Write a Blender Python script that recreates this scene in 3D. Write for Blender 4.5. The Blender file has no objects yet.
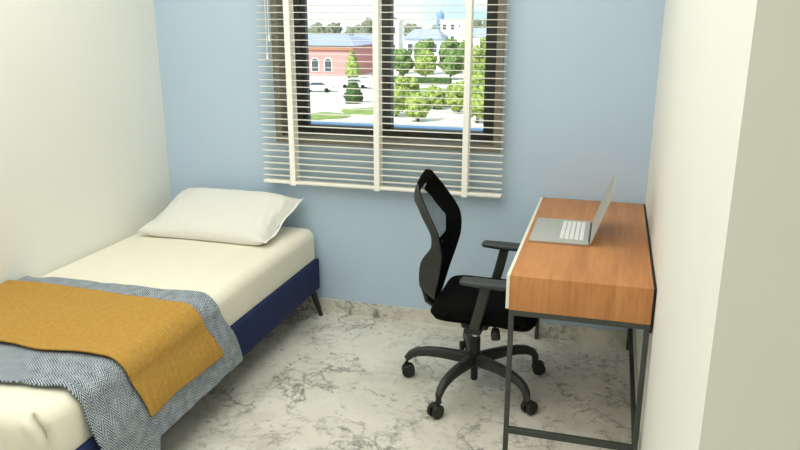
import bpy, bmesh, math, random
from mathutils import Vector, Matrix, noise
random.seed(4)
S = bpy.context.scene
COL = S.collection
PI = math.pi

# ------------------------------------------------------------------ helpers
def srgb(r, g, b):
    f = lambda c: (c/255/12.92) if c/255 <= .04045 else ((c/255+.055)/1.055)**2.4
    return (f(r), f(g), f(b), 1)

class MB:
    """collects shapes for ONE mesh"""
    def __init__(s): s.v = []; s.f = []; s.uv = None
    def add(s, vs, fs):
        n = len(s.v); s.v += [tuple(p) for p in vs]; s.f += [tuple(i+n for i in f) for f in fs]; return s
    def box(s, x0, x1, y0, y1, z0, z1, b=0.0):
        if b <= 0:
            vs = [(x, y, z) for z in (z0, z1) for y in (y0, y1) for x in (x0, x1)]
            return s.add(vs, [(0,2,3,1),(4,5,7,6),(0,1,5,4),(2,6,7,3),(0,4,6,2),(1,3,7,5)])
        bm = bmesh.new()
        bmesh.ops.create_cube(bm, size=1)
        for v in bm.verts:
            v.co = Vector(((x0+x1)/2+v.co.x*(x1-x0), (y0+y1)/2+v.co.y*(y1-y0), (z0+z1)/2+v.co.z*(z1-z0)))
        bmesh.ops.bevel(bm, geom=bm.edges[:], offset=b, segments=3, affect='EDGES', profile=.5)
        return s.bm(bm)
    def bm(s, bm):
        bm.verts.index_update()
        s.add([v.co[:] for v in bm.verts], [[v.index for v in f.verts] for f in bm.faces]); bm.free(); return s
    def sweep(s, path, secs, up=(0,0,1), cap=True):
        """path points, secs: list of cross sections [(a,b),...] per point; a along side, b along up-ish"""
        P = [Vector(p) for p in path]; n = len(secs[0]); base = len(s.v)
        for i, p in enumerate(P):
            t = (P[min(i+1, len(P)-1)]-P[max(i-1, 0)]).normalized()
            u = Vector(up)
            if abs(t.dot(u)) > .98: u = Vector((1,0,0)) if abs(t.x) < .9 else Vector((0,1,0))
            side = t.cross(u).normalized(); w = side.cross(t).normalized()
            for a, b in secs[i]: s.v.append(tuple(p+side*a+w*b))
        for i in range(len(P)-1):
            for k in range(n):
                a = base+i*n+k; b = base+i*n+(k+1) % n
                s.f.append((a, b, b+n, a+n))
        if cap:
            s.f.append(tuple(base+k for k in range(n))[::-1]); s.f.append(tuple(base+(len(P)-1)*n+k for k in range(n)))
        return s
    def tube(s, path, r, n=12, up=(0,0,1)):
        rs = r if isinstance(r, (list, tuple)) else [r]*len(path)
        return s.sweep(path, [[(q*math.cos(2*PI*k/n), q*math.sin(2*PI*k/n)) for k in range(n)] for q in rs], up)
    def bar(s, path, w, h, up=(0,0,1), r=.25):
        ws = w if isinstance(w, (list, tuple)) else [w]*len(path)
        hs = h if isinstance(h, (list, tuple)) else [h]*len(path)
        return s.sweep(path, [rrect(a, b, r*min(a, b)) for a, b in zip(ws, hs)], up)
    def lathe(s, prof, c, axis='z', n=20):
        base = len(s.v)
        for r, h in prof:
            for k in range(n):
                a = 2*PI*k/n; p = (r*math.cos(a), r*math.sin(a), h)
                if axis == 'y': p = (p[0], p[2], p[1])
                if axis == 'x': p = (p[2], p[0], p[1])
                s.v.append((c[0]+p[0], c[1]+p[1], c[2]+p[2]))
        for i in range(len(prof)-1):
            for k in range(n):
                s.f.append((base+i*n+k, base+i*n+(k+1) % n, base+(i+1)*n+(k+1) % n, base+(i+1)*n+k))
        s.f.append(tuple(base+k for k in range(n))[::-1]); s.f.append(tuple(base+(len(prof)-1)*n+k for k in range(n)))
        return s
    def grid(s, fn, nu, nv, uvfn=None):
        base = len(s.v)
        if uvfn is not None: s.uv = {}
        for i in range(nu+1):
            for j in range(nv+1):
                s.v.append(tuple(fn(i/nu, j/nv)))
                if uvfn is not None: s.uv[len(s.v)-1] = uvfn(i/nu, j/nv)
        for i in range(nu):
            for j in range(nv):
                a = base+i*(nv+1)+j
                s.f.append((a, a+1, a+nv+2, a+nv+1))
        return s
    def blob(s, c, r, sub=3, amp=.18, fr=1.5, seed=0, sq=(1,1,1)):
        bm = bmesh.new(); bmesh.ops.create_icosphere(bm, subdivisions=sub, radius=1)
        for v in bm.verts:
            q = v.co.copy()
            d = 1+amp*noise.noise(q*fr+Vector((seed*7.3, seed*3.1, seed)))+amp*.8*noise.noise(q*fr*3.3+Vector((seed, 5, 9)))
            v.co = Vector((c[0]+q.x*r*d*sq[0], c[1]+q.y*r*d*sq[1], c[2]+q.z*r*d*sq[2]))
        return s.bm(bm)
    def build(s, name, mat, parent=None, smooth=True, angle=35):
        org = root_loc(parent) if parent else Vector((0, 0, 0))
        me = bpy.data.meshes.new(name)
        me.from_pydata([tuple(Vector(v)-org) for v in s.v], [], s.f); me.update()
        bm = bmesh.new(); bm.from_mesh(me); bmesh.ops.recalc_face_normals(bm, faces=bm.faces[:]); bm.to_mesh(me); bm.free()
        if s.uv:
            l = me.uv_layers.new(name='UVMap')
            for lp in me.loops: l.data[lp.index].uv = s.uv.get(lp.vertex_index, (0, 0))
        if smooth:
            me.polygons.foreach_set('use_smooth', [True]*len(me.polygons))
            me.set_sharp_from_angle(angle=math.radians(angle))
        o = bpy.data.objects.new(name, me); COL.objects.link(o)
        if mat: me.materials.append(mat)
        if parent: o.parent = parent
        return o

def rrect(w, h, r, k=3):
    out = []
    for cx, cy, a0 in ((w/2-r, h/2-r, 0), (-w/2+r, h/2-r, 90), (-w/2+r, -h/2+r, 180), (w/2-r, -h/2+r, 270)):
        for i in range(k+1):
            a = math.radians(a0+90*i/k); out.append((cx+r*math.cos(a), cy+r*math.sin(a)))
    return out
def root_loc(o):
    p = Vector((0, 0, 0))
    while o: p = p+o.location; o = o.parent
    return p
def tag(o, label=None, cat=None, group=None, kind=None):
    if label: o['label'] = label
    if cat: o['category'] = cat
    if group: o['group'] = group
    if kind: o['kind'] = kind
    return o
def empty(name, loc, label=None, cat=None, group=None, kind=None):
    o = bpy.data.objects.new(name, None); COL.objects.link(o); o.location = loc; o.empty_display_size = .1
    return tag(o, label, cat, group, kind)
def lerp(a, b, t): return a+(b-a)*t
def sstep(a, b, x):
    t = max(0, min(1, (x-a)/(b-a))); return t*t*(3-2*t)
def interp(x, xs, ys):
    if x <= xs[0]: return ys[0]
    for i in range(len(xs)-1):
        if x <= xs[i+1]:
            t = (x-xs[i])/(xs[i+1]-xs[i]); return ys[i]+(ys[i+1]-ys[i])*t
    return ys[-1]

# ---------------------------------------------------------------- materials
def mat(name, col, rough=.6, metal=0, var=.0, vscale=8, bump=0, bscale=200, spec=.3, stretch=None):
    m = bpy.data.materials.new(name); m.use_nodes = True
    nt = m.node_tree; b = nt.nodes['Principled BSDF']; L = nt.links.new
    b.inputs['Base Color'].default_value = col; b.inputs['Roughness'].default_value = rough
    b.inputs['Metallic'].default_value = metal; b.inputs['Specular IOR Level'].default_value = spec
    tc = nt.nodes.new('ShaderNodeTexCoord'); mp = nt.nodes.new('ShaderNodeMapping')
    L(tc.outputs['Object'], mp.inputs[0])
    if stretch: mp.inputs['Scale'].default_value = stretch
    if var > 0:
        n = nt.nodes.new('ShaderNodeTexNoise'); n.inputs['Scale'].default_value = vscale; n.inputs['Detail'].default_value = 5
        L(mp.outputs[0], n.inputs['Vector'])
        r = nt.nodes.new('ShaderNodeValToRGB')
        r.color_ramp.elements[0].position = .3; r.color_ramp.elements[1].position = .7
        r.color_ramp.elements[0].color = tuple(c*(1-var) for c in col[:3])+(1,)
        r.color_ramp.elements[1].color = tuple(min(1, c*(1+var)) for c in col[:3])+(1,)
        L(n.outputs[0], r.inputs[0]); L(r.outputs[0], b.inputs['Base Color'])
    if bump > 0:
        n2 = nt.nodes.new('ShaderNodeTexNoise'); n2.inputs['Scale'].default_value = bscale; n2.inputs['Detail'].default_value = 3
        L(mp.outputs[0], n2.inputs['Vector'])
        bp = nt.nodes.new('ShaderNodeBump'); bp.inputs['Strength'].default_value = bump; bp.inputs['Distance'].default_value = .002
        L(n2.outputs[0], bp.inputs['Height']); L(bp.outputs[0], b.inputs['Normal'])
    return m
def math_node(nt, op, a, b=None):
    n = nt.nodes.new('ShaderNodeMath'); n.operation = op
    for i, x in enumerate((a, b)):
        if x is None: continue
        if isinstance(x, (int, float)): n.inputs[i].default_value = x
        else: nt.links.new(x, n.inputs[i])
    return n.outputs[0]

M = {}
M['cream_wall'] = mat('cream_wall', srgb(233, 234, 227), .7, var=.012, vscale=2, bump=.03, bscale=300)
M['blue_wall'] = mat('blue_wall', srgb(187, 207, 226), .75, var=.012, vscale=3, bump=.03, bscale=300)
M['ceiling'] = mat('ceiling_white', srgb(238, 236, 226), .8, var=.01)
M['wood'] = None
M['black_metal'] = mat('dark_metal', srgb(62, 66, 63), .45, var=.04, spec=.4)
M['black_board'] = mat('black_board', srgb(24, 25, 25), .6, var=.05)
M['white_lam'] = mat('white_laminate', srgb(232, 231, 218), .5, var=.01)
M['blind'] = mat('cream_blind', srgb(247, 245, 236), .5, var=.02, vscale=20)
M['tape'] = mat('cream_tape', srgb(250, 249, 243), .8, var=.02, vscale=60)
M['casing'] = mat('taupe_casing', srgb(150, 145, 134), .6, var=.08, vscale=90)
M['frame'] = mat('dark_window_frame', srgb(72, 72, 68), .5, var=.06, vscale=20)
M['sash'] = mat('slate_sash', srgb(64, 70, 76), .5, var=.06, vscale=20)
M['ledge'] = mat('blue_ledge', srgb(140, 195, 255), .6, var=.05)
M['navy'] = mat('navy_upholstery', srgb(27, 41, 80), .85, var=.12, vscale=250, bump=.3, bscale=700)
M['leg'] = mat('bed_leg_dark', srgb(44, 44, 40), .5, var=.1)
M['sheet'] = mat('cream_sheet', srgb(233, 230, 212), .9, var=.015, vscale=10, bump=.15, bscale=60)
M['pillow'] = mat('pillow_cotton', srgb(226, 226, 219), .9, var=.03, vscale=160, bump=.25, bscale=120)
M['chair_plastic'] = mat('chair_plastic', srgb(50, 53, 50), .5, var=.04, vscale=30, spec=.4)
M['chair_dark'] = mat('chair_black_plastic', srgb(30, 32, 31), .45, var=.05, vscale=30, spec=.4)
M['seat'] = mat('black_seat_fabric', srgb(9, 9, 9), .95, var=.2, vscale=400, bump=.2, bscale=500, spec=.1)
M['arm_pad'] = mat('arm_pad_grey', srgb(58, 63, 64), .45, var=.05, vscale=40, spec=.4)
M['chrome'] = mat('chrome', srgb(205, 205, 200), .2, metal=1, var=.02)
M['laptop'] = mat('laptop_silver', srgb(178, 180, 175), .5, metal=.1, var=.02)
M['display'] = mat('laptop_display', srgb(172, 171, 160), .4, var=.02)
M['key'] = mat('white_keys', srgb(226, 228, 226), .6, var=.01)
M['keybed'] = mat('grey_key_bed', srgb(176, 178, 174), .6, var=.02)
M['gap'] = mat('hinge_dark', srgb(70, 72, 70), .5, var=.05)

def wood():
    m = mat('cherry_wood', (1, 1, 1, 1), .45, spec=.3); nt = m.node_tree; b = nt.nodes['Principled BSDF']; L = nt.links.new
    tc = nt.nodes.new('ShaderNodeTexCoord'); mp = nt.nodes.new('ShaderNodeMapping'); L(tc.outputs['Object'], mp.inputs[0])
    mp.inputs['Scale'].default_value = (1, .07, .12)
    n1 = nt.nodes.new('ShaderNodeTexNoise'); n1.inputs['Scale'].default_value = 14; n1.inputs['Detail'].default_value = 5; n1.inputs['Distortion'].default_value = .6
    n2 = nt.nodes.new('ShaderNodeTexNoise'); n2.inputs['Scale'].default_value = 90; n2.inputs['Detail'].default_value = 4
    L(mp.outputs[0], n1.inputs['Vector']); L(mp.outputs[0], n2.inputs['Vector'])
    s = math_node(nt, 'ADD', math_node(nt, 'MULTIPLY', n1.outputs[0], .65), math_node(nt, 'MULTIPLY', n2.outputs[0], .35))
    r = nt.nodes.new('ShaderNodeValToRGB'); e = r.color_ramp.elements
    e[0].position = .28; e[0].color = srgb(166, 110, 66); e[1].position = .74; e[1].color = srgb(208, 152, 98)
    e2 = e.new(.5); e2.color = srgb(191, 131, 80)
    L(s, r.inputs[0]); L(r.outputs[0], b.inputs['Base Color'])
    return m
M['wood'] = wood()

def marble():
    m = mat('marble', (1, 1, 1, 1), .38, spec=.35); nt = m.node_tree; b = nt.nodes['Principled BSDF']; L = nt.links.new
    tc = nt.nodes.new('ShaderNodeTexCoord')
    def nz(scale, det=6, dist=0., rough=.55, off=0):
        mp = nt.nodes.new('ShaderNodeMapping'); mp.inputs['Location'].default_value = (off, off*.7, off*.3); L(tc.outputs['Object'], mp.inputs[0])
        n = nt.nodes.new('ShaderNodeTexNoise'); n.inputs['Scale'].default_value = scale; n.inputs['Detail'].default_value = det
        n.inputs['Distortion'].default_value = dist; n.inputs['Roughness'].default_value = rough; L(mp.outputs[0], n.inputs['Vector']); return n.outputs[0]
    def ramp(x, stops):
        r = nt.nodes.new('ShaderNodeValToRGB'); e = r.color_ramp.elements
        e[0].position, c0 = stops[0]; e[0].color = c0; e[1].position, c1 = stops[-1]; e[1].color = c1
        for p, c in stops[1:-1]: k = e.new(p); k.color = c
        L(x, r.inputs[0]); return r.outputs[0]
    W, K = (1, 1, 1, 1), (0, 0, 0, 1)
    def vein(scale, width, off, dist):
        a = math_node(nt, 'ABSOLUTE', math_node(nt, 'SUBTRACT', nz(scale, 8, dist, .6, off), .5))
        return ramp(a, [(0, W), (width, K)])
    base = ramp(nz(1.6, 6, .4, .6, 3), [(.3, srgb(206, 204, 192)), (.52, srgb(226, 224, 213)), (.7, srgb(234, 232, 223))])
    v1 = math_node(nt, 'MULTIPLY', vein(1.9, .012, 1.7, .25), ramp(nz(2.2, 4, 0, .5, 8), [(.42, K), (.60, W)]))
    v2 = math_node(nt, 'MULTIPLY', vein(4.6, .022, 4.2, .3), ramp(nz(3.1, 4, 0, .5, 13), [(.46, K), (.62, W)]))
    near = ramp(math_node(nt, 'ABSOLUTE', math_node(nt, 'SUBTRACT', nz(1.9, 4, .25, .55, 1.7), .5)), [(0, W), (.06, K)])
    sp = math_node(nt, 'MULTIPLY', ramp(nz(20, 8, .2, .7, 21), [(.52, K), (.62, W)]), near)
    sp2 = math_node(nt, 'MULTIPLY', ramp(nz(30, 6, .2, .65, 41), [(.54, K), (.64, W)]), ramp(nz(4.2, 5, .2, .55, 27), [(.47, K), (.62, W)]))
    sp = math_node(nt, 'MAXIMUM', sp, sp2)
    cl = ramp(nz(3.6, 8, .3, .66, 34), [(.50, K), (.66, W)])
    def mix(f, k, a, col):
        x = nt.nodes.new('ShaderNodeMix'); x.data_type = 'RGBA'
        L(math_node(nt, 'MULTIPLY', f, k), x.inputs[0]); L(a, x.inputs[6]); x.inputs[7].default_value = col; return x.outputs[2]
    c = mix(cl, .45, base, srgb(160, 157, 144)); c = mix(v1, .75, c, srgb(108, 108, 102)); c = mix(v2, .6, c, srgb(120, 120, 112)); c = mix(sp, .75, c, srgb(104, 105, 98))
    L(c, b.inputs['Base Color'])
    return m
M['marble'] = marble()

def herringbone():
    m = mat('herringbone_wool', (1, 1, 1, 1), .95, spec=.1); nt = m.node_tree; b = nt.nodes['Principled BSDF']; L = nt.links.new
    tc = nt.nodes.new('ShaderNodeTexCoord'); sp = nt.nodes.new('ShaderNodeSeparateXYZ'); L(tc.outputs['UV'], sp.inputs[0])
    nz = nt.nodes.new('ShaderNodeTexNoise'); nz.inputs['Scale'].default_value = 120; L(tc.outputs['UV'], nz.inputs['Vector'])
    u, v = sp.outputs[0], sp.outputs[1]
    tri = math_node(nt, 'PINGPONG', u, .023)
    ph = math_node(nt, 'ADD', v, math_node(nt, 'MULTIPLY', tri, 1.5))
    ph = math_node(nt, 'ADD', ph, math_node(nt, 'MULTIPLY', nz.outputs[0], .003))
    s = math_node(nt, 'SINE', math_node(nt, 'MULTIPLY', ph, 2*PI/.0118))
    n2 = nt.nodes.new('ShaderNodeTexNoise'); n2.inputs['Scale'].default_value = 30; L(tc.outputs['UV'], n2.inputs['Vector'])
    s = math_node(nt, 'ADD', math_node(nt, 'MULTIPLY', s, .50), math_node(nt, 'MULTIPLY', n2.outputs[0], .9))
    r = nt.nodes.new('ShaderNodeValToRGB'); e = r.color_ramp.elements
    e[0].position = .18; e[0].color = srgb(58, 76, 92); e[1].position = .80; e[1].color = srgb(190, 199, 204)
    L(s, r.inputs[0]); L(r.outputs[0], b.inputs['Base Color'])
    bp = nt.nodes.new('ShaderNodeBump'); bp.inputs['Strength'].default_value = .35; bp.inputs['Distance'].default_value = .002
    L(s, bp.inputs['Height']); L(bp.outputs[0], b.inputs['Normal'])
    return m
M['herring'] = herringbone()

def mustard():
    m = mat('mustard_knit', srgb(212, 160, 62), .9, spec=.1); nt = m.node_tree; b = nt.nodes['Principled BSDF']; L = nt.links.new
    tc = nt.nodes.new('ShaderNodeTexCoord'); sp = nt.nodes.new('ShaderNodeSeparateXYZ'); L(tc.outputs['UV'], sp.inputs[0])
    s = math_node(nt, 'SINE', math_node(nt, 'MULTIPLY', sp.outputs[0], 2*PI/.017))
    n = nt.nodes.new('ShaderNodeTexNoise'); n.inputs['Scale'].default_value = 60; n.inputs['Detail'].default_value = 8; L(tc.outputs['UV'], n.inputs['Vector'])
    h = math_node(nt, 'ADD', math_node(nt, 'MULTIPLY', s, .07), n.outputs[0])
    r = nt.nodes.new('ShaderNodeValToRGB'); e = r.color_ramp.elements
    e[0].position = .3; e[0].color = srgb(171, 132, 62); e[1].position = .75; e[1].color = srgb(187, 148, 76)
    L(h, r.inputs[0]); L(r.outputs[0], b.inputs['Base Color'])
    bp = nt.nodes.new('ShaderNodeBump'); bp.inputs['Strength'].default_value = .25; bp.inputs['Distance'].default_value = .004
    L(h, bp.inputs['Height']); L(bp.outputs[0], b.inputs['Normal'])
    return m
M['mustard'] = mustard()
M['lining'] = mat('mustard_lining', srgb(176, 110, 44), .9, var=.1, vscale=60)

def mesh_fabric():
    m = bpy.data.materials.new('black_mesh_fabric'); m.use_nodes = True; nt = m.node_tree; L = nt.links.new
    b = nt.nodes['Principled BSDF']; b.inputs['Base Color'].default_value = srgb(14, 15, 15); b.inputs['Roughness'].default_value = .9
    b.inputs['Specular IOR Level'].default_value = .1
    t = nt.nodes.new('ShaderNodeBsdfTransparent'); x = nt.nodes.new('ShaderNodeMixShader')
    tc = nt.nodes.new('ShaderNodeTexCoord'); sp = nt.nodes.new('ShaderNodeSeparateXYZ'); L(tc.outputs['Object'], sp.inputs[0])
    a = math_node(nt, 'SINE', math_node(nt, 'MULTIPLY', sp.outputs[1], 2*PI/.0045)); c = math_node(nt, 'SINE', math_node(nt, 'MULTIPLY', sp.outputs[2], 2*PI/.0045))
    hole = math_node(nt, 'GREATER_THAN', math_node(nt, 'MAXIMUM', math_node(nt, 'ABSOLUTE', a), math_node(nt, 'ABSOLUTE', c)), .86)
    L(hole, x.inputs[0]); L(t.outputs[0], x.inputs[1]); L(b.outputs[0], x.inputs[2])
    L(x.outputs[0], nt.nodes['Material Output'].inputs[0])
    return m
M['mesh'] = mesh_fabric()
def glass():
    m = bpy.data.materials.new('window_glass'); m.use_nodes = True; nt = m.node_tree; L = nt.links.new
    nt.nodes.remove(nt.nodes['Principled BSDF'])
    t = nt.nodes.new('ShaderNodeBsdfTransparent'); t.inputs[0].default_value = (.97, .99, .99, 1)
    g = nt.nodes.new('ShaderNodeBsdfGlossy'); g.inputs['Roughness'].default_value = .02
    f = nt.nodes.new('ShaderNodeFresnel'); f.inputs[0].default_value = 1.25
    x = nt.nodes.new('ShaderNodeMixShader'); L(f.outputs[0], x.inputs[0]); L(t.outputs[0], x.inputs[1]); L(g.outputs[0], x.inputs[2])
    L(x.outputs[0], nt.nodes['Material Output'].inputs[0]); return m
M['glass'] = glass()

# ------------------------------------------------------------------ setting
B = 3.53; XL = -2.395; XR = .187; YN = 1.183; YB = -1.7; ZC = 2.62; WT = .2
def struct(name, mb, m): return tag(mb.build(name, m, smooth=False), kind='structure')
struct('floor', MB().box(XL-.2, 1.3, YB-.2, B+WT, -.12, 0), M['marble'])
struct('ceiling', MB().box(XL-.2, 1.3, YB-.2, B+WT, ZC, ZC+.12), M['ceiling'])
struct('wall_left', MB().box(XL-.2, XL, YB-.2, B, 0, ZC), M['cream_wall'])
struct('wall_right', MB().box(XR, 1.3, YN, B, 0, ZC), M['cream_wall'])
struct('wall_entry', MB().box(1.1, 1.3, YB-.2, YN, 0, ZC), M['cream_wall'])
struct('wall_front', MB().box(XL, 1.1, YB-.2, YB, 0, ZC), M['cream_wall'])
WX0, WX1, WZ0, WZ1 = -1.672, -.54, .985, 2.25
wb = MB()
wb.box(XL-.2, WX0, B, B+WT, 0, ZC); wb.box(WX1, 1.3, B, B+WT, 0, ZC)
wb.box(WX0, WX1, B, B+WT, 0, WZ0); wb.box(WX0, WX1, B, B+WT, WZ1, ZC)
struct('wall_back', wb, M['blue_wall'])
struct('baseboard_back', MB().box(XL, XR, B-.008, B, 0, .077), M['marble'])
struct('baseboard_left', MB().box(XL, XL+.008, YB, B-.008, 0, .077), M['marble'])
struct('baseboard_right', MB().box(XR-.008, XR, YN, B-.008, 0, .077), M['marble'])

# window
w = empty('window_1', ((WX0+WX1)/2, B, WZ0), kind='structure')
c = MB(); CW = .03
c.box(WX0-CW, WX0+.004, B-.03, B+.10, WZ0-CW, WZ1+CW); c.box(WX1-.004, WX1+CW, B-.03, B+.10, WZ0-CW, WZ1+CW)
c.box(WX0+.004, WX1-.004, B-.03, B+.10, WZ0-CW, WZ0+.004); c.box(WX0+.004, WX1-.004, B-.03, B+.10, WZ1-.004, WZ1+CW)
c.build('casing', M['casing'], w, smooth=False)
f = MB(); FX0, FX1 = WX0+.004, WX1-.004; GX0, GX1, GZ0 = -1.60, -.617, 1.030
f.box(FX0, GX0, B+.10, B+.16, WZ0, WZ1); f.box(GX1, FX1, B+.10, B+.16, WZ0, WZ1)
f.box(GX0, GX1, B+.10, B+.16, WZ0, GZ0); f.box(GX0, GX1, B+.10, B+.16, WZ1-.07, WZ1)
f.build('window_frame', M['frame'], w, smooth=False)
MX0, MX1 = -1.153, -1.105
MB().box(MX0, MX1, B+.095, B+.165, GZ0, WZ1-.07, .006).build('mullion', M['frame'], w)
s = MB()
s.box(GX0, GX0+.024, B+.115, B+.15, GZ0, WZ1-.07); s.box(GX0+.024, MX0, B+.115, B+.15, WZ1-.10, WZ1-.07)
s.build('sash', M['sash'], w, smooth=False)
MB().box(GX0, MX0, B+.128, B+.134, GZ0, WZ1-.07).build('pane', M['glass'], w, smooth=False)
MB().box(MX1, GX1, B+.128, B+.134, GZ0, WZ1-.07).build('pane', M['glass'], w, smooth=False)
tag(MB().box(WX0-.05, WX1+.05, B+WT, B+WT+.10, .98, 1.023, .004).build('window_ledge', M['ledge'], w), 'blue painted ledge outside the glass')

# ------------------------------------------------------------ venetian blind
bl = empty('venetian_blind', (-1.125, B-.06, .737), 'cream venetian blind with wide ladder tapes hanging over the window', 'blind')
BX0, BX1, YF, YBk = -1.761, -.488, B-.086, B-.036
sl = MB(); NS = 44; SP = .0333
for k in range(NS):
    z = .782+SP*k
    pts = [(YF+.004, z+.0006), ((YF+YBk)/2, z+.0008), (YBk-.006, z-.0016)]
    vs = []; 
    for x in (BX0, BX1):
        vs += [(x, y, zz-.001) for y, zz in pts]+[(x, y, zz+.001) for y, zz in pts[::-1]]
    n = 6
    sl.add(vs, [tuple(range(5, -1, -1)), tuple(range(6, 12))]+[(i, (i+1) % 6, (i+1) % 6+6, i+6) for i in range(6)])
sl.build('slats', M['blind'], bl, smooth=False)
MB().box(BX0, BX1, YF, YBk, .742, .758, .003).build('bottom_rail', M['blind'], bl)
MB().box(BX0, BX1, YF-.005, YBk+.005, 2.25, 2.31, .004).build('headrail', M['blind'], bl)
for x0, x1 in ((-1.603, -1.573), (-1.138, -1.109), (-.684, -.656)):
    MB().box(x0, x1, YF-.0035, YF-.0015, .736, 2.26).build('ladder_tape', M['tape'], bl, smooth=False)
    MB().box(x0, x1, YBk+.0015, YBk+.0035, .742, 2.26).build('ladder_tape', M['tape'], bl, smooth=False)
for x, ze in ((-1.697, 1.385), (-1.683, 1.475)):
    cd = MB().tube([(x, YF-.012, 2.26), (x, YF-.012, ze+.03)], .0014, 8).build('pull_cord', M['tape'], bl)
    MB().lathe([(.002, .035), (.004, .03), (.005, .012), (.0075, .004), (.006, 0)], (x, YF-.012, ze), 'z', 12).build('tassel', M['blind'], cd)

# ----------------------------------------------------------------------- bed
bed = empty('bed_frame', (-1.93, 2.47, 0), 'navy upholstered low bed frame with splayed dark legs along the left wall', 'bed')
RX = -1.467; RZ0, RZ1 = .156, .33; BY0, BY1 = 1.42, 3.48
MB().box(RX-.03, RX, BY0, BY1, RZ0, RZ1, .012).build('side_rail', M['navy'], bed)
MB().box(XL+.012, XL+.042, BY0, BY1, RZ0, RZ1, .012).build('side_rail', M['navy'], bed)
MB().box(XL+.042, RX-.03, BY0, BY0+.03, RZ0, RZ1, .012).build('end_rail', M['navy'], bed)
MB().box(XL+.042, RX-.03, BY1-.014, BY1, RZ0, RZ1, .006).build('end_rail', M['navy'], bed)
MB().box(XL+.042, RX-.03, BY0+.03, BY1-.03, .24, .27).build('mattress_base', M['navy'], bed, smooth=False)
for sx, sy in ((1, 1), (1, -1), (-1, 1), (-1, -1)):
    xx = (RX-.03) if sx > 0 else XL+.06; yy = BY1-.05 if sy > 0 else BY0+.05
    ex = .034 if sx > 0 else -.03
    MB().tube([(xx, yy, .165), (xx+ex*.5, yy+sy*.018, .08), (xx+ex, yy+sy*.036, 0)], [.02, .0155, .0115], 14).build('leg', M['leg'], bed)

def rloop(x0, x1, y0, y1, r, ins, z, dens=26, rk=36, fn=None):
    rr = max(.005, r-ins); x0 += ins; x1 -= ins; y0 += ins; y1 -= ins; pts = []
    cs = ((x1-rr, y1-rr, 0), (x0+rr, y1-rr, 90), (x0+rr, y0+rr, 180), (x1-rr, y0+rr, 270))
    r2 = max(.005, .055-ins)
    cs = ((x1-r2, y1-r2, 0), (x0+r2, y1-r2, 90), cs[2], cs[3])
    for i, (cx, cy, a0) in enumerate(cs):
        rr = r2 if i < 2 else max(.005, r-ins)
        for k in range(rk+1):
            a = math.radians(a0+90*k/rk); pts.append((cx+rr*math.cos(a), cy+rr*math.sin(a), z))
        nx = cs[(i+1) % 4]; a = math.radians(a0+90)
        p0 = pts[-1]; r3 = r2 if (i+1) % 4 < 2 else max(.005, r-ins); p1 = (nx[0]+r3*math.cos(a), nx[1]+r3*math.sin(a))
        for k in range(1, dens): pts.append((lerp(p0[0], p1[0], k/dens), lerp(p0[1], p1[1], k/dens), z))
    return [fn(p) if fn else p for p in pts]
MX_0, MX_1, MY_0, MY_1, MZ = XL+.004, -1.488, 1.45, 3.505, .498
def crease(p):
    x, y, z = p
    if y < 1.60 and x > -1.66:
        dx, dy = x+1.618, y-1.58; ph = math.atan2(dy, dx)
        p0 = math.radians(-47+14*sstep(.49, .40, z)); fall = sstep(.30, .44, z)*sstep(.496, .470, z)
        k = .030*math.exp(-((ph-p0)/.075)**2)-.010*math.exp(-((ph-p0+.20)/.12)**2)
        q = 1-k*fall/max(.02, math.hypot(dx, dy)); x = -1.618+dx*q; y = 1.58+dy*q
    z += .0025*noise.noise(Vector((x*5, y*5, 1)))*sstep(.45, .49, z)
    x += .003*noise.noise(Vector((x*3, y*4, z*3)))*sstep(.34, .36, z)*sstep(.48, .36, z)
    return (x, y, z)
mt = MB(); loops = []
R = .055
lv = [(.042, .271), (.041, .31), (.040, .3302), (.0, .3312)]+[(0, z) for z in (.345, .36, .38, .40, .425)]
lv += [(R*(1-math.cos(a)), MZ-R+R*math.sin(a)) for a in [math.radians(q) for q in range(10, 91, 10)]]
lv += [(R+.05, MZ+.001), (R+.15, MZ+.002), (R+.28, MZ+.003)]
for ins, z in lv: loops.append(rloop(MX_0, MX_1, MY_0, MY_1, .13, ins, z, dens=70, fn=crease))
n = len(loops[0])
for l in loops: mt.v += l
for i in range(len(loops)-1):
    for k in range(n): mt.f.append((i*n+k, i*n+(k+1) % n, (i+1)*n+(k+1) % n, (i+1)*n+k))
mt.f.append(tuple(range(n))[::-1]); mt.f.append(tuple((len(loops)-1)*n+k for k in range(n)))
tag(mt.build('mattress', M['sheet'], angle=60), 'single mattress in a plain cream fitted sheet on the navy frame', 'mattress')

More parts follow.
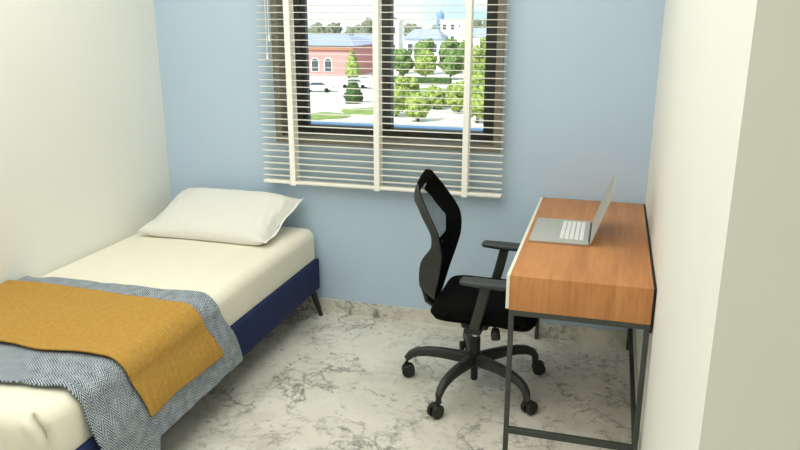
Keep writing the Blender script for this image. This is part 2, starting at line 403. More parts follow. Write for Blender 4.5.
# pillow: lies tilted against the wall
def nz_p(x, y): return noise.noise(Vector((x, y, 3.3)))
def pillow():
    mb = MB(); X0, X1 = -2.287, -1.553; NU, NV = 96, 64
    def shape(u, v, side):
        a, b = u*2-1, v*2-1
        aa = min(1, abs(a)/.93) if a > 0 else abs(a)
        t = max(0, (1-aa**3.4))**.5*max(0, (1-abs(b)**2.8))**.55
        pinch = 1-.05*(1-a*a)*abs(b)**6
        pa = 1-.055*(1-b*b)*abs(a)**5
        x = lerp(X0, X1, (a*pa+1)/2)+.014*b
        yc = 3.272+.198*b*pinch*(1+.06*a*a)
        zc = .532+.112*sstep(-.8, 1.05, b)+.012*abs(a)**3*sstep(.2, 1, b)
        h = .083*t
        fold = .010*max(0, nz_p(a*2.2+b*1.2, b*5-a*2))*sstep(.35, .8, abs(a))
        wr = .007*nz_p(a*3.2+b*.8, b*2.2+3)+.008*nz_p(a*9, b*3+a*4)*sstep(.4, .9, abs(a))-fold
        wr += -.012*math.exp(-((a-.905-.02*nz_p(b*3, 2))/.022)**2)*(1-abs(b)**4)
        z = zc+side*h+wr*min(1, t*2.2+.1)*(1 if side > 0 else .3)
        if a > .9: z += .006*math.sin(b*7+1)*sstep(.9, 1, a)
        return (x, yc, max(z, .506))
    top = lambda u, v: shape(u, v, 1)
    bot = lambda u, v: shape(u, v, -1)
    mb.grid(top, NU, NV); mb.grid(bot, NU, NV)
    return mb
plw = pillow()
po = plw.build('pillow', M['pillow'], angle=80)
bm = bmesh.new(); bm.from_mesh(po.data); bmesh.ops.remove_doubles(bm, verts=bm.verts[:], dist=.0006); bmesh.ops.recalc_face_normals(bm, faces=bm.faces[:]); bm.to_mesh(po.data); bm.free()
tag(po, 'plump white pillow lying at the head of the bed below the window wall', 'pillow')

# throws draped across the bed: path from the wall, over the edge and down
def drape(s, off, flare=.03):
    """point and outward normal on the bed's cross section at path length s"""
    zt = MZ+off; xe = MX_1+off; r = R+off*.6; flat = (xe-r)-(XL+.012)
    if s <= flat: return XL+.012+s, zt
    s2 = s-flat; arc = r*PI/2
    if s2 <= arc:
        a = s2/r; return xe-r+r*math.sin(a), zt-r+r*math.cos(a)
    d = s2-arc; z = zt-r-d
    return xe+flare*sstep(.0, .14, d)+.008*sstep(.1, .3, d), z
def drape_len(z, off):
    r = R+off*.6; return (MX_1+off-r)-(XL+.012)+r*PI/2+(MZ+off-r-z)
FL = drape_len(MZ-R, 0)
def throw(name, m, off, near_far, hem, wob, nu=150, nv=170, thick=.007, s0=0, seed=0):
    mb = MB()
    def uvp(i, j):
        t0 = j
        y = None
        s = lerp(s0, 1, 0)
        return i, j
    def par(i, j):
        # j: across the bed (0 wall .. 1 hem), i: along the bed
        nf0 = near_far(0); y0, y1 = near_far(j*1.25)
        y = lerp(y0, y1, i)
        sl_ = drape_len(hem(y, i), off); s = lerp(s0, sl_, j)
        y0, y1 = near_far(s); y = lerp(y0, y1, i)
        return s, y
    def fn(i, j):
        s, y = par(i, j); x, z = drape(s, off)
        top = 1-sstep(FL-.1, FL+.02, s)
        wv = wob(s, y, i)
        z += wv[0]*top; x += wv[1]*(1-top)
        return (x, y, z)
    mb.grid(fn, nu, nv, lambda i, j: (par(i, j)[1], par(i, j)[0]))
    o = mb.build(name, m, angle=180)
    md = o.modifiers.new('thickness', 'SOLIDIFY'); md.thickness = thick; md.offset = 1
    return o
nz = lambda x, y, s=0: noise.noise(Vector((x, y, s)))
def grey_nf(s):
    d = sstep(FL-.05, FL+.30, s)
    return (1.592+.014*nz(s*7, 1)+.009*nz(s*22, 6)+.025*sstep(.5, FL, s)+.035*d, 2.425-.025*(1-s/FL if s < FL else 0)+.008*nz(s*8, 4)+.115*d)
def grey_hem(y, i): return .180-.075*sstep(1.918, 1.902, y)+.005*nz(y*14, 2)
def grey_wob(s, y, i):
    edge = sstep(.14, 0, i)+.6*sstep(.9, 1, i)
    up = .004+.006*nz(s*7, y*7, 2)+edge*(.009+.014*nz(s*11, y*6, 5))
    d = max(0, s-FL)
    out = .006+.006*nz(y*10, s*3, 4)*sstep(0, .2, d)
    return up, out
# make sure that the outward side is the thick one
g = throw('grey_throw', M['herring'], .004, grey_nf, grey_hem, grey_wob)
tag(g, 'blue grey and white herringbone wool throw spread across the bed foot', 'blanket')
def yel_nf(s):
    d = sstep(FL-.03, FL+.25, s); l = sstep(.45, 0, s)
    return (1.805+.012*nz(s*6, 8)+.02*sstep(.6, 1, s)+.055*d, 2.325-.045*sstep(0, .9, s)+.01*nz(s*7, 3)-.03*l*l+.09*d)
def yel_hem(y, i): return .284+.003*nz(y*9, 6)+.010*math.sin(i*PI)
def yel_wob(s, y, i):
    edge = sstep(.08, 0, i)+sstep(.93, 1, i)
    up = .006+.007*nz(s*3, y*5, 12)+.005*nz(s*3+y*6, y*9-s*5, 14)+.004*edge
    d = max(0, s-FL)
    return up, .007+.008*nz(y*6, s*3, 24)*sstep(0, .15, d)+.0015*math.sin(y*2*PI/.036+s*6)*sstep(.02, .12, d)
yth = throw('mustard_throw', M['mustard'], .018, yel_nf, yel_hem, yel_wob, thick=.006, seed=3)
tag(yth, 'mustard yellow throw folded across the bed on top of the herringbone one', 'blanket')

# ---------------------------------------------------------------------- desk
DX0, DX1, DY0, DY1, DZ0, DZ1 = -.291, .177, 2.353, 3.51, .618, .745
dk = empty('desk', ((DX0+DX1)/2, (DY0+DY1)/2, 0), 'orange brown wooden desk on a dark metal frame along the right wall', 'desk')
bd = MB(); bd.box(DX0, DX1, DY0, DY1, DZ0, DZ1, .0015); bd.build('desk_body', M['wood'], dk)
tag(MB().box(DX0-.0115, DX0, DY0, DY1, DZ0+.004, DZ1, .001).build('drawer_front', M['white_lam'], dk), 'white drawer front facing the chair')
tag(MB().box(DX1, DX1+.0065, DY0+.002, DY1, DZ0-.03, DZ1+.001, .001).build('back_panel', M['black_board'], dk), 'black back panel against the wall')
T = .018
fx0, fx1 = DX0, DX1; fy0, fy1 = DY0+.002, DY1
for x in (fx0, fx1-T):
    MB().box(x, x+T, fy0, fy0+T, 0, DZ0-.0205, .002).build('leg', M['black_metal'], dk)
    MB().box(x, x+T, fy1-T-.01, fy1-.01, 0, DZ0-.0205, .002).build('leg', M['black_metal'], dk)
MB().box(fx0, fx1, fy0, fy0+T, DZ0-.0205, DZ0, .002).build('top_rail', M['black_metal'], dk)
MB().box(fx0, fx1, fy1-T-.01, fy1-.01, DZ0-.0205, DZ0, .002).build('top_rail', M['black_metal'], dk)
for x in (fx0, fx1-T):
    MB().box(x, x+T, fy0+T, fy1-T-.01, DZ0-.0205, DZ0, .002).build('top_rail', M['black_metal'], dk)
MB().box(fx0+T, fx1-T, fy0, fy0+T, .132, .156, .002).build('stretcher', M['black_metal'], dk)
MB().box(fx1-T, fx1, fy0+T, fy1-T-.01, .132, .156, .002).build('stretcher', M['black_metal'], dk)

# -------------------------------------------------------------------- laptop
LX0, LX1, LY0, LY1, LZ = -.274, -.046, 2.757, 3.09, DZ1+.0008
lp = empty('laptop', ((LX0+LX1)/2, (LY0+LY1)/2, LZ), 'open silver laptop with white keys standing on the wooden desk', 'laptop')
MB().box(LX0, LX1, LY0, LY1, LZ, LZ+.011, .003).build('laptop_base', M['laptop'], lp)
kb = MB().box(-.167, -.060, 2.79, 3.062, LZ+.011, LZ+.0116).build('keyboard', M['keybed'], lp, smooth=False)
rows = 5; cols = 12; rx = .095/rows; cy = .262/cols
for r in range(rows):
    for q in range(cols):
        x = -.161+r*rx; y = 2.795+q*cy
        if r == 0 and 4 <= q <= 7:
            if q > 4: continue
            MB().box(x+.0012, x+rx-.0030, y+.0008, y+4*cy-.0008, LZ+.0116, LZ+.0132, .0004).build('key', M['key'], kb)
            continue
        MB().box(x+.0012, x+rx-.0030, y+.0008, y+cy-.0008, LZ+.0116, LZ+.0132, .0004).build('key', M['key'], kb)
MB().tube([(LX1+.001, LY0+.03, LZ+.009), (LX1+.001, LY1-.03, LZ+.009)], .0055, 12).build('hinge', M['gap'], lp)
sx0, sz0, sx1, sz1 = -.043, LZ+.011, .030, .967
dx, dz = sx1-sx0, sz1-sz0; ln = math.hypot(dx, dz); tx, tz = dx/ln, dz/ln; nx_, nz_ = -tz, tx
def slab(a0, a1, b0, b1, y0, y1):
    mb = MB(); P = lambda a, b: (sx0+tx*a+nx_*b, sz0+tz*a+nz_*b)
    vs = []
    for y in (y0, y1):
        for a, b in ((a0, b0), (a1, b0), (a1, b1), (a0, b1)):
            p = P(a, b); vs.append((p[0], y, p[1]))
    return mb.add(vs, [(0,1,2,3),(7,6,5,4),(0,4,5,1),(1,5,6,2),(2,6,7,3),(3,7,4,0)])
lid = slab(0, ln, -.005, .0, LY0, LY1).build('screen_lid', M['laptop'], lp, smooth=False)
slab(.012, ln-.006, 0, .0006, LY0+.006, LY1-.006).build('display', M['display'], lid, smooth=False)

# -------------------------------------------------------------- office chair
CY = 2.912; HX, HY = -.502, 2.92
ch = empty('office_chair', (HX, HY, 0), 'black mesh back office swivel chair with armrests, drawn up to the desk', 'chair')
# seat cushion
st = MB(); SX0, SX1, SY0, SY1 = -.668, -.225, 2.685, 3.145
def seatp(u, v, side):
    a, b = u*2-1, v*2-1
    k = 1/max(1e-6, (abs(a)**7+abs(b)**7)**(1/7)) if max(abs(a), abs(b)) > 0 else 1
    m_ = max(abs(a), abs(b)); a2, b2 = a*k*m_, b*k*m_
    x = lerp(SX0, SX1, (a2+1)/2); y = lerp(SY0, SY1, (b2+1)/2)
    e = (1-m_**9)**.5
    if side > 0: z = .412+.034*e+.010*b2*b2*e-.02*sstep(.55, 1, a2)+.006*a2*a2
    else: z = .414-.034*e-.012*sstep(.2, .9, a2)
    return (x, y, z)
st.grid(lambda u, v: seatp(u, v, 1), 36, 36); st.grid(lambda u, v: seatp(u, v, -1), 36, 36)
so = st.build('seat', M['seat'], ch, angle=70)
bm = bmesh.new(); bm.from_mesh(so.data); bmesh.ops.remove_doubles(bm, verts=bm.verts[:], dist=.0006); bmesh.ops.recalc_face_normals(bm, faces=bm.faces[:]); bm.to_mesh(so.data); bm.free()
# mechanism
mc = MB(); mc.box(-.60, -.40, 2.86, 2.97, .355, .392, .008); mc.box(-.56, -.44, 2.87, 2.96, .290, .357, .012)
mc.build('tilt_mechanism', M['chair_dark'], ch)
lv_ = MB(); lv_.tube([(-.41, 2.88, .365), (-.398, 2.78, .362), (-.388, 2.72, .360)], .006, 10)
lv_.bar([(-.387, 2.73, .370), (-.385, 2.715, .360), (-.380, 2.70, .340), (-.379, 2.697, .334)], [.030, .038, .038, .028], .018, r=.45)
lv_.build('height_lever', M['chair_dark'], ch)
# gas lift
MB().lathe([(.013, .24), (.013, .292)], (HX, HY, 0), 'z', 20).build('gas_piston', M['chrome'], ch)
MB().lathe([(.013, .03), (.016, .035), (.016, .10), (.024, .11), (.0235, .232), (.020, .238)], (HX, HY, 0), 'z', 24).build('gas_cylinder', M['chair_dark'], ch)
# five star base
MB().lathe([(.026, .10), (.036, .105), (.037, .15), (.03, .158)], (HX, HY, 0), 'z', 24).build('base_hub', M['chair_dark'], ch)
A0 = math.radians(180.5)
for k in range(5):
    a = A0+k*2*PI/5; ca, sa = math.cos(a), math.sin(a)
    P = lambda r, z: (HX+ca*r, HY+sa*r, z)
    pr = [(.02, .130), (.08, .137), (.15, .141), (.215, .139), (.262, .130), (.292, .115), (.309, .094), (.314, .060)]
    lg = MB(); lg.bar([P(r, z) for r, z in pr], [.042, .040, .036, .032, .030, .029, .028, .026], [.054, .050, .046, .043, .040, .036, .031, .028], r=.3)
    lg.build('leg', M['chair_plastic'], ch)
    # caster: fork hood, stem, twin wheels
    ct = (.35, 4.1, .9, .25, 1.9)[k]; fx, fy = math.cos(ct), math.sin(ct); cx, cy_ = P(.318, 0)[0]+fx*.012, P(.318, 0)[1]+fy*.012
    cs = MB(); sx, sy = P(.315, 0)[:2]
    cs.tube([(sx, sy, .072), (sx, sy, .034)], .008, 10)
    cs.bar([(cx-fx*.018, cy_-fy*.018, .040), (cx, cy_, .052), (cx+fx*.016, cy_+fy*.016, .046)], .012, .016)
    co = cs.build('caster', M['chair_dark'], ch)
    for s_ in (-1, 1):
        wx, wy = cx-fy*s_*.0155, cy_+fx*s_*.0155
        wh = MB(); R_ = .030; prof = [(.010, -.010), (.026, -.0095), (R_, -.005), (R_, .005), (.026, .0095), (.010, .010)]
        n = 24; base = 0
        for r, h in prof:
            for q in range(n):
                g_ = 2*PI*q/n; wh.v.append((wx+fx*r*math.cos(g_)-fy*h, wy+fy*r*math.cos(g_)+fx*h, R_+.0005+r*math.sin(g_)))
        for i in range(len(prof)-1):
            for q in range(n): wh.f.append((i*n+q, i*n+(q+1) % n, (i+1)*n+(q+1) % n, (i+1)*n+q))
        wh.f.append(tuple(range(n))); wh.f.append(tuple((len(prof)-1)*n+q for q in range(n)))
        wh.build('wheel', M['chair_dark'], co)
# armrests
for s_ in (-1, 1):
    y = CY+s_*.253
    ap = MB(); ap.bar([(-.524, y, .590), (-.516, y, .592), (-.45, y, .590), (-.345, y, .588), (-.316, y, .585), (-.308, y, .583)],
                      [.040, .058, .070, .070, .058, .040], [.012, .022, .026, .026, .022, .012], r=.45)
    ao = ap.build('armrest', M['arm_pad'], ch)
    pp = MB(); pp.bar([(-.420, y, .583), (-.442, y, .48), (-.458, y, .415), (-.463, y, .392)], [.022]*4, [.042, .042, .042, .044], up=(1, 0, 0), r=.25)
    pp.build('armrest_post', M['chair_plastic'], ao)
    br = MB(); br.bar([(-.468, y+s_*.014, .384), (-.468, CY+s_*.22, .378), (-.468, CY+s_*.05, .374)], .07, .022)
    br.build('armrest_bracket', M['chair_dark'], ao)
# backrest: an inverted leaf shaped ring, its band turned 45 degrees, mesh stretched inside
BZ = [.412, .425, .46, .53, .60, .669, .758, .858, .913, .943, .962, .977]
BW = [.0, .066, .092, .118, .158, .190, .214, .187, .156, .120, .075, .0]
BXF = [-.668, -.667, -.660, -.643, -.625, -.614, -.628, -.684, -.718, -.730, -.730, -.728]
DP = [.060, .066, .080, .092, .085, .052, .041, .036, .028, .018, .012, .008]
def cr(z, ys):
    for i in range(len(BZ)-1):
        if z <= BZ[i+1] or i == len(BZ)-2:
            h = BZ[i+1]-BZ[i]; t = max(0, min(1, (z-BZ[i])/h))
            d = lambda k: 0 if k in (0, len(BZ)-1) else (ys[k+1]-ys[k-1])/(BZ[k+1]-BZ[k-1])
            m0, m1 = d(i)*h, d(i+1)*h
            if i == 0: m0 = (ys[1]-ys[0])
            if i == len(BZ)-2: m1 = (ys[-1]-ys[-2])
            return (2*t**3-3*t*t+1)*ys[i]+(t**3-2*t*t+t)*m0+(-2*t**3+3*t*t)*ys[i+1]+(t**3-t*t)*m1
def smooth_w(z): return max(0, cr(z, BW))
def tw_(z): return .050+.004*sstep(.90, .96, z)
def inner_pt(w_, z, inn):
    """rear inner edge of the slanted band"""
    return Vector((cr(z, BXF)-cr(z, DP), CY+w_+inn.x*tw_(z), z+inn.y*tw_(z)))
half = [(smooth_w(q), q) for q in (lerp(BZ[0], BZ[-1], .5-.5*math.cos(PI*k/60)) for k in range(61))]
outl = half+[(-a, b) for a, b in half[::-1][1:-1]]
N = len(outl); fr = MB(); bo = MB()
for i, (w_, z) in enumerate(outl):
    p = Vector(outl[i-1]); q = Vector(outl[(i+1) % N]); t = (q-p).normalized(); inn = Vector((-t.y, t.x))
    if inn.dot(Vector((0, .70))-Vector((w_, z))) < 0: inn = -inn
    O = Vector((cr(z, BXF), CY+w_, z)); I = inner_pt(w_, z, inn); e = (I-O).normalized()
    nrm = e.cross(Vector((0, t.x, t.y))).normalized()
    if nrm.x < 0: nrm = -nrm
    mid = (O+I)/2
    fr.v += [tuple(v) for v in (O, O-nrm*.007, mid-nrm*.011, I-nrm*.007, I)]
    F = I+Vector((-.010, inn.x*.030, inn.y*.030))*sstep(.64, .70, z)*sstep(.05, .10, smooth_w(z))
    bo.v += [tuple(v) for v in (O+nrm*.0005, O+e*.003+nrm*.007, mid+nrm*.008, I+nrm*.005, F+Vector((.003, 0, 0)), F, I+nrm*.0005)]
for mb_, m_ in ((fr, 5), (bo, 7)):
    for i in range(N):
        for k in range(m_):
            a, b = i*m_+k, i*m_+(k+1) % m_; mb_.f.append((a, b, ((i+1) % N)*m_+(k+1) % m_, ((i+1) % N)*m_+k))
back = fr.build('backrest', M['chair_plastic'], ch, angle=50)
back.data.materials.append(M['seat'])
for p_ in back.data.polygons:
    if p_.center.z > .938: p_.material_index = 1
tag(bo.build('mesh_border', M['seat'], back, angle=50), 'black fabric border inside the grey frame')
def meshp(u, v, z0, z1, dx, bow, ins=.055):
    z = lerp(z0, z1, u); w_ = max(.002, smooth_w(z)-ins); b = v*2-1
    return (cr(z, BXF)-cr(z, DP)*.97-.004-dx-bow*(1-b*b), CY+w_*b, z)
pm = MB(); pm.grid(lambda u, v: meshp(u, v, .50, .905, .001, .012), 40, 20)
pm.build('mesh_panel', M['mesh'], back)
ls = MB(); ls.grid(lambda u, v: meshp(u, v, .416, .635, -.004, .018*math.sin(PI*min(1, u*1.05)), .047), 30, 20)
lo = ls.build('lumbar_shell', M['chair_plastic'], back)
md = lo.modifiers.new('thickness', 'SOLIDIFY'); md.thickness = .006
sp = MB(); sp.bar([(-.728, CY, .50), (-.724, CY, .45), (-.712, CY, .405), (-.672, CY, .374), (-.585, CY, .372)], [.09, .10, .10, .08, .07], [.012, .016, .018, .018, .018], up=(1, 0, 0))
sp.build('back_support', M['chair_dark'], ch)

# ------------------------------------------------------------ outside world
GZ = -8.4
M['paving'] = mat('pale_paving', srgb(214, 212, 206), .9, var=.1, vscale=.12)
M['lawn'] = mat('lawn_green', srgb(124, 144, 84), .95, var=.25, vscale=.6)
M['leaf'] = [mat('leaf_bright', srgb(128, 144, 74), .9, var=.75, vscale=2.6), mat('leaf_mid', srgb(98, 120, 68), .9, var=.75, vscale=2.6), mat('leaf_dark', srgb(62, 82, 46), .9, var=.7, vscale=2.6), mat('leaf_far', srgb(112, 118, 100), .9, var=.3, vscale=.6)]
M['bark'] = mat('bark', srgb(84, 66, 50), .9, var=.2)
M['rooftin'] = mat('grey_roof', srgb(150, 160, 186), .6, var=.06, vscale=1, stretch=(1, .1, .1))
M['render'] = mat('white_render', srgb(232, 232, 228), .8, var=.03, vscale=1)
M['paleblue'] = mat('pale_blue_render', srgb(196, 208, 224), .8, var=.03, vscale=1)
M['creamr'] = mat('cream_render', srgb(222, 214, 192), .8, var=.04, vscale=1)
M['darkglass'] = mat('dark_glass', srgb(74, 82, 92), .3, var=.1)
M['trimw'] = mat('white_trim', srgb(236, 234, 230), .7, var=.02)
M['carw'] = mat('car_white', srgb(232, 234, 236), .3, var=.01)
M['carb'] = mat('car_blue', srgb(60, 82, 128), .3, var=.02)
M['tyre'] = mat('tyre', srgb(30, 30, 30), .9, var=.1)
M['towerb'] = mat('tower_blue', srgb(116, 146, 186), .6, var=.05)
def brick():
    m = mat('pink_brick', (1, 1, 1, 1), .9); nt = m.node_tree; b = nt.nodes['Principled BSDF']
    t = nt.nodes.new('ShaderNodeTexBrick'); tc = nt.nodes.new('ShaderNodeTexCoord'); mp = nt.nodes.new('ShaderNodeMapping')
    mp.inputs['Rotation'].default_value = (PI/2, 0, 0); nt.links.new(tc.outputs['Object'], mp.inputs[0]); nt.links.new(mp.outputs[0], t.inputs['Vector'])
    t.inputs['Color1'].default_value = srgb(200, 132, 132); t.inputs['Color2'].default_value = srgb(190, 116, 116); t.inputs['Mortar'].default_value = srgb(212, 190, 182)
    t.inputs['Scale'].default_value = 1.6
    nt.links.new(t.outputs[0], b.inputs['Base Color']); return m
M['brick'] = brick()
tag(MB().box(-220, 120, B+30, 420, GZ-.5, GZ).build('ground', M['paving'], smooth=False), kind='structure')

def house(name, x, y, w_, d, h, wall, roof, label, cat, rh=1.5, ang=0, wins=3, rows_=1, gable=True, hip=0):
    o = empty(name, (x, y, GZ), label, cat); z1 = GZ+h
    MB().box(x-w_/2, x+w_/2, y, y+d, GZ, z1).build('wall', wall, o, smooth=False)
    if gable:
        e = .5; r = MB(); hx = hip
        vs = [(x-w_/2-e, y-e, z1), (x+w_/2+e, y-e, z1), (x+w_/2+e, y+d+e, z1), (x-w_/2-e, y+d+e, z1), (x-w_/2-e+hx, y+d/2, z1+rh), (x+w_/2+e-hx, y+d/2, z1+rh)]
        r.add(vs, [(0,3,2,1), (0,1,5,4), (2,3,4,5), (1,2,5), (3,0,4)]); r.build('roof', roof, o, smooth=False)
    else:
        MB().box(x-w_/2-.2, x+w_/2+.2, y-.2, y+d+.2, z1, z1+.4).build('roof', roof, o, smooth=False)
    for r_ in range(rows_):
        for k in range(wins):
            cx = x-w_/2+(k+.5)*w_/wins; ww = w_/wins*.42; hh = h/rows_*.42; cz = GZ+h*(r_+.52)/rows_
            wi = MB().box(cx-ww/2-.12, cx+ww/2+.12, y-.12, y-.002, cz-hh/2-.12, cz+hh/2+.12).build('window', M['trimw'], o, smooth=False)
            MB().box(cx-ww/2, cx+ww/2, y-.17, y-.12, cz-hh/2, cz+hh/2).build('pane', M['darkglass'], wi, smooth=False)
    o.rotation_euler.z = ang
    return o
# brick hall with arched openings
bx0, bx1, by = -60, -42.9, 118.5
bh = empty('brick_building', ((bx0+bx1)/2, by, GZ), 'pinkish brick hall with arched windows under a grey roof, seen through the left pane', 'building')
ez = GZ+5.1
MB().box(bx0, bx1, by, by+14, GZ, ez).build('wall', M['brick'], bh, smooth=False)
r = MB(); r.add([(bx0-.8, by-.8, ez), (bx1+.8, by-.8, ez), (bx1+.8, by+14.8, ez), (bx0-.8, by+14.8, ez), (bx0+3, by+7, ez+1.7), (bx1-3.2, by+7, ez+1.7)], [(0,3,2,1), (0,1,5,4), (2,3,4,5), (1,2,5), (3,0,4)])
r.build('roof', M['rooftin'], bh, smooth=False)
MB().box(bx0-.4, bx1+.4, by-.4, by, ez-.7, ez).build('fascia', mat('fascia_brown', srgb(170, 124, 96), .8, var=.05), bh, smooth=False)
def arch(cx, w_, h, y0, y1, z0):
    pts = [(cx-w_/2, z0), (cx+w_/2, z0)]+[(cx+w_/2*math.cos(a), z0+h-w_/2+w_/2*math.sin(a)) for a in [PI*k/12 for k in range(13)]]
    n = len(pts); mb = MB()
    return mb.add([(x, y0, z) for x, z in pts]+[(x, y1, z) for x, z in pts], [tuple(range(n)), tuple(range(2*n-1, n-1, -1))]+[(i, (i+1) % n, (i+1) % n+n, i+n) for i in range(n)])
for i, cx in enumerate((-58.0, -55.0, -52.2, -49.6, -47.2)):
    if i == 2: arch(cx, 1.5, 3.2, by-.12, by-.01, GZ+.1).build('door', M['trimw'], bh, smooth=False); continue
    wi = arch(cx, 1.5, 2.4, by-.12, by-.01, GZ+.7).build('window', M['trimw'], bh, smooth=False)
    arch(cx, 1.2, 2.15, by-.17, by-.12, GZ+.8).build('pane', M['darkglass'], wi, smooth=False)
house('annex_building', -46.2, 137, 7.5, 8, 5.2, M['brick'], M['rooftin'], 'small brick annex with low grey roof behind the brick hall', 'building', 1.2, wins=2)
house('white_tower', -37.3, 124, 2.1, 2.4, 8.9, M['render'], M['trimw'], 'tall plain white tower right of the window mullion', 'building', wins=1, rows_=3, gable=False)
house('pale_house', -45.5, 176, 9, 8, 4.6, M['paleblue'], M['rooftin'], 'low pale blue house beyond the white tower', 'house', 2.2, wins=3, hip=2)
house('cream_block', -40.2, 186, 6.2, 7, 8.6, M['creamr'], M['trimw'], 'square cream block standing below the blue water tower', 'building', wins=3, rows_=3, gable=False)
house('white_cottage', -31, 170, 5.5, 6, 5.4, M['render'], M['rooftin'], 'white cottage with grey roof seen near the right jamb', 'house', 1.8, wins=2, hip=1)
# white steeple
stp = empty('steeple', (-32.4, 160, GZ), 'pointed white steeple near the right edge of the glass', 'steeple')
MB().box(-33.3, -31.5, 159, 161, GZ, GZ+6.0).build('wall', M['render'], stp, smooth=False)
MB().lathe([(1.35, GZ+6), (.7, GZ+7.2), (.05, GZ+9.4)], (-32.4, 160, 0), 'z', 8).build('spire', M['trimw'], stp, smooth=False)
# water tower
wtw = empty('water_tower', (-54.2, 232, GZ), 'distant blue water tower on legs rising above the rooftops', 'water tower')
MB().lathe([(.4, 8.2), (1.1, 8.8), (1.3, 10.2), (.9, 11.0), (.2, 11.6)], (-54.2, 232, GZ), 'z', 16).build('tank', M['towerb'], wtw)
for q in range(4):
    a = PI/4+q*PI/2
    MB().tube([(-54.2+1.5*math.cos(a), 232+1.5*math.sin(a), GZ), (-54.2+1.1*math.cos(a), 232+1.1*math.sin(a), GZ+8.4)], .18, 6).build('leg', M['towerb'], wtw)

def tree(name, x, y, h, r, kind, label, group=None, trunk=.25, nb=7, cat='tree'):
    o = empty(name, (x, y, GZ), label, cat, group); rnd = random.Random(int(x*31+y*17))
    f_ = MB(); zc = GZ+h*(trunk+(1-trunk)/2); hh = h*(1-trunk)/2
    f_.blob((x, y, zc), r*.78, 4, .42, 2.8, rnd.random()*9, (1, 1, hh/r))
    for k in range(nb):
        a = k*2.4+rnd.random(); q = r*.62; zz = zc+hh*rnd.uniform(-.6, .75)
        f_.blob((x+q*math.cos(a), y+q*math.sin(a), zz), r*rnd.uniform(.30, .48), 3, .6, 3, rnd.random()*9)
    f_.build('foliage', M['leaf'][kind], o, angle=180)
    MB().tube([(x, y, GZ), (x, y, GZ+h*(trunk+.15))], [h*.03+.05, h*.02+.03], 8).build('trunk', M['bark'], o)
    return o
def conifer(x, y, h, r, kind, label):
    o = empty('conifer', (x, y, GZ), label, 'tree'); f_ = MB()
    for k in range(4):
        t = k/3; f_.blob((x, y, GZ+h*(.24+.6*t)), r*(1-.55*t), 3, .3, 3, k+x, (1, 1, .95))
    f_.build('foliage', M['leaf'][kind], o, angle=180)
    MB().tube([(x, y, GZ), (x, y, GZ+h*.3)], .15, 8).build('trunk', M['bark'], o)
conifer(-41.6, 115, 4.7, 1.25, 0, 'bright green conifer standing against the brick hall')
conifer(-29.6, 82, 2.7, 1.15, 2, 'dark rounded conifer at the car park below the brick hall')
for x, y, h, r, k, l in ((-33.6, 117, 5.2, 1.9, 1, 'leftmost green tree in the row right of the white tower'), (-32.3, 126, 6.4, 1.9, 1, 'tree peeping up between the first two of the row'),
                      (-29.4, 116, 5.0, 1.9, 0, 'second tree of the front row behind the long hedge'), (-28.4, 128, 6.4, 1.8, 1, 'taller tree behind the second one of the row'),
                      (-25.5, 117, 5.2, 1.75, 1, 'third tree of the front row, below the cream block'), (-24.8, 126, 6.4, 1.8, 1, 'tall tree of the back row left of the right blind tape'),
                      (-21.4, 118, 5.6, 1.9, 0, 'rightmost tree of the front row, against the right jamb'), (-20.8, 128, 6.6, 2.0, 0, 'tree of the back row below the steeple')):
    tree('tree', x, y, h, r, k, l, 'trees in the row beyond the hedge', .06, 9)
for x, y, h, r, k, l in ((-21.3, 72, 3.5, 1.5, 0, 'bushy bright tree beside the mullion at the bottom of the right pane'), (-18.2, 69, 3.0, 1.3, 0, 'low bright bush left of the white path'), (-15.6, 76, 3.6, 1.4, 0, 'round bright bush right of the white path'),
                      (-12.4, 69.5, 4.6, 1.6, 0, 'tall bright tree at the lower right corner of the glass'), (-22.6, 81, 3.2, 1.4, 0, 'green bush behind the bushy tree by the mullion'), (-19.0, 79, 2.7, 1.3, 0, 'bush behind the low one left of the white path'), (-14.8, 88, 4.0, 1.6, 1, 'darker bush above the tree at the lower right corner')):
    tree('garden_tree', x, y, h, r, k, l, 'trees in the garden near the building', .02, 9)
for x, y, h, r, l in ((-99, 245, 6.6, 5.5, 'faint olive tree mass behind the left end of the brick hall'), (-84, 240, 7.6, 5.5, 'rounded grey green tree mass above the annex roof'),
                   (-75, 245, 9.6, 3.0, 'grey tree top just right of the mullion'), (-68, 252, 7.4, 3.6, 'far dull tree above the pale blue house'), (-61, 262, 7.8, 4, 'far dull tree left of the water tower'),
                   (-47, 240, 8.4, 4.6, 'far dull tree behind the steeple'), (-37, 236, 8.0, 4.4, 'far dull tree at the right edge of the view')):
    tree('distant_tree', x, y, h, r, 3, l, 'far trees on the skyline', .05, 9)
tag(MB().box(-34, -23.5, 107.5, 109, GZ, GZ+1.0, .2).build('hedge', M['leaf'][2]), 'long low dark hedge in front of the row of trees', 'hedge')
def lawn(x, y, rx_, ry, label, sd):
    mb = MB(); n = 48; vs = []
    for z in (GZ, GZ+.08):
        for k in range(n):
            a = 2*PI*k/n; d = 1+.18*nz(math.cos(a)*1.4+sd, math.sin(a)*1.4)
            vs.append((x+rx_*d*math.cos(a), y+ry*d*math.sin(a), z))
    mb.add(vs, [tuple(range(n))[::-1], tuple(range(n, 2*n))]+[(k, (k+1) % n, (k+1) % n+n, k+n) for k in range(n)])
    tag(mb.build('lawn', M['lawn'], smooth=False), label, 'lawn', 'lawns between the paths')
lawn(-28.4, 70, 2.6, 2.6, 'small lawn patch low in the left pane', 1); lawn(-25.6, 75, 2.6, 3, 'lawn patch left of the mullion, right of the small one', 2)
lawn(-24, 97, 4.6, 5, 'wide lawn in front of the long hedge', 3); lawn(-17.5, 84, 3.2, 3, 'lawn around the bushes of the right pane', 4)
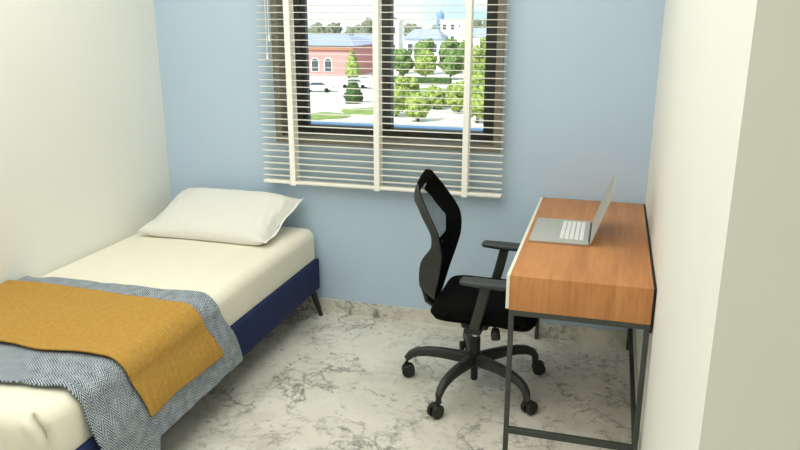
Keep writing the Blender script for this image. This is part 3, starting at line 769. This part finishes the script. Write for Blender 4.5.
def car(x, y, body, ang, label):
    o = empty('parked_car', (x, y, GZ), label, 'car', 'cars parked outside')
    L_, W_ = 4.2, 1.75; prof = [(-2.1, .35), (-2.1, .8), (-1.35, .95), (-.75, 1.42), (.75, 1.45), (1.5, .98), (2.1, .9), (2.1, .35)]
    n = len(prof); mb = MB()
    mb.add([(x+a, y-W_/2, GZ+b) for a, b in prof]+[(x+a, y+W_/2, GZ+b) for a, b in prof], [tuple(range(n)), tuple(range(2*n-1, n-1, -1))]+[(i, (i+1) % n, (i+1) % n+n, i+n) for i in range(n)])
    mb.build('car_body', body, o, smooth=False)
    gl = MB()
    for s_ in (-1, 1):
        y0 = y+s_*(W_/2+.01); gl.add([(x+a, y0+d, GZ+b) for d in (-.01, .01) for a, b in ((-1.1, .98), (1.25, .98), (.7, 1.35), (-.68, 1.34))], [(0,1,2,3), (7,6,5,4), (0,4,5,1), (1,5,6,2), (2,6,7,3), (3,7,4,0)])
    gl.build('side_glass', M['darkglass'], o, smooth=False)
    for a in (-1.3, 1.3):
        for s_ in (-1, 1):
            MB().lathe([(.31, -.1), (.32, .1)], (x+a, y+s_*(W_/2-.08), GZ+.325), 'y', 16).build('wheel', M['tyre'], o)
    o.rotation_euler.z = ang
car(-38.6, 93, M['carw'], .2, 'white car parked nearest the left jamb'); car(-35.4, 99, M['carw'], .1, 'white car parked in front of the brick hall, right of the first')

# -------------------------------------------------------------- light and sky
def area(name, loc, sx, sy, p, col, rot=(0, 0, 0)):
    d = bpy.data.lights.new(name, 'AREA'); d.shape = 'RECTANGLE'; d.size = sx; d.size_y = sy; d.energy = p; d.color = col
    o = bpy.data.objects.new(name, d); COL.objects.link(o); o.location = loc; o.rotation_euler = rot
area('ceiling_lamp', (-1.2, 1.25, ZC-.03), 2.0, 3.6, 58, (1, .99, .95))
sd = bpy.data.lights.new('sun', 'SUN'); sd.energy = 6.0; sd.angle = .01; sd.color = (1, .97, .9)
so_ = bpy.data.objects.new('sun', sd); COL.objects.link(so_)
so_.rotation_euler = Vector((.35, .75, -.75)).to_track_quat('-Z', 'Y').to_euler()

wd = bpy.data.worlds.new('sky'); S.world = wd; wd.use_nodes = True; nt = wd.node_tree; L = nt.links.new
bg = nt.nodes['Background']; tc = nt.nodes.new('ShaderNodeTexCoord')
mp = nt.nodes.new('ShaderNodeMapping'); mp.inputs['Scale'].default_value = (1, 1, 2.6); L(tc.outputs['Generated'], mp.inputs[0])
n1 = nt.nodes.new('ShaderNodeTexNoise'); n1.inputs['Scale'].default_value = 7; n1.inputs['Detail'].default_value = 6; L(mp.outputs[0], n1.inputs['Vector'])
r = nt.nodes.new('ShaderNodeValToRGB'); e = r.color_ramp.elements
e[0].position = .40; e[0].color = (.62, .90, 1.0, 1); e[1].position = .58; e[1].color = (1, 1, 1, 1)
L(n1.outputs[0], r.inputs[0]); L(r.outputs[0], bg.inputs['Color']); bg.inputs['Strength'].default_value = 1.15

# --------------------------------------------------------------------- camera
cd = bpy.data.cameras.new('camera'); cam = bpy.data.objects.new('camera', cd); COL.objects.link(cam)
cam.location = (0, 0, 1.6); cd.sensor_width = 36; cd.lens = 726/800*36; cd.clip_start = .02; cd.clip_end = 1000
cam.rotation_euler = (math.radians(90-16.1), 0, math.radians(16.2))
S.camera = cam
vs_ = S.view_settings; vs_.view_transform = 'Standard'; vs_.look = 'None'; vs_.gamma = 1; vs_.exposure = 0; vs_.use_curve_mapping = False
S.cycles.max_bounces = 10; S.cycles.diffuse_bounces = 6; S.cycles.transparent_max_bounces = 16
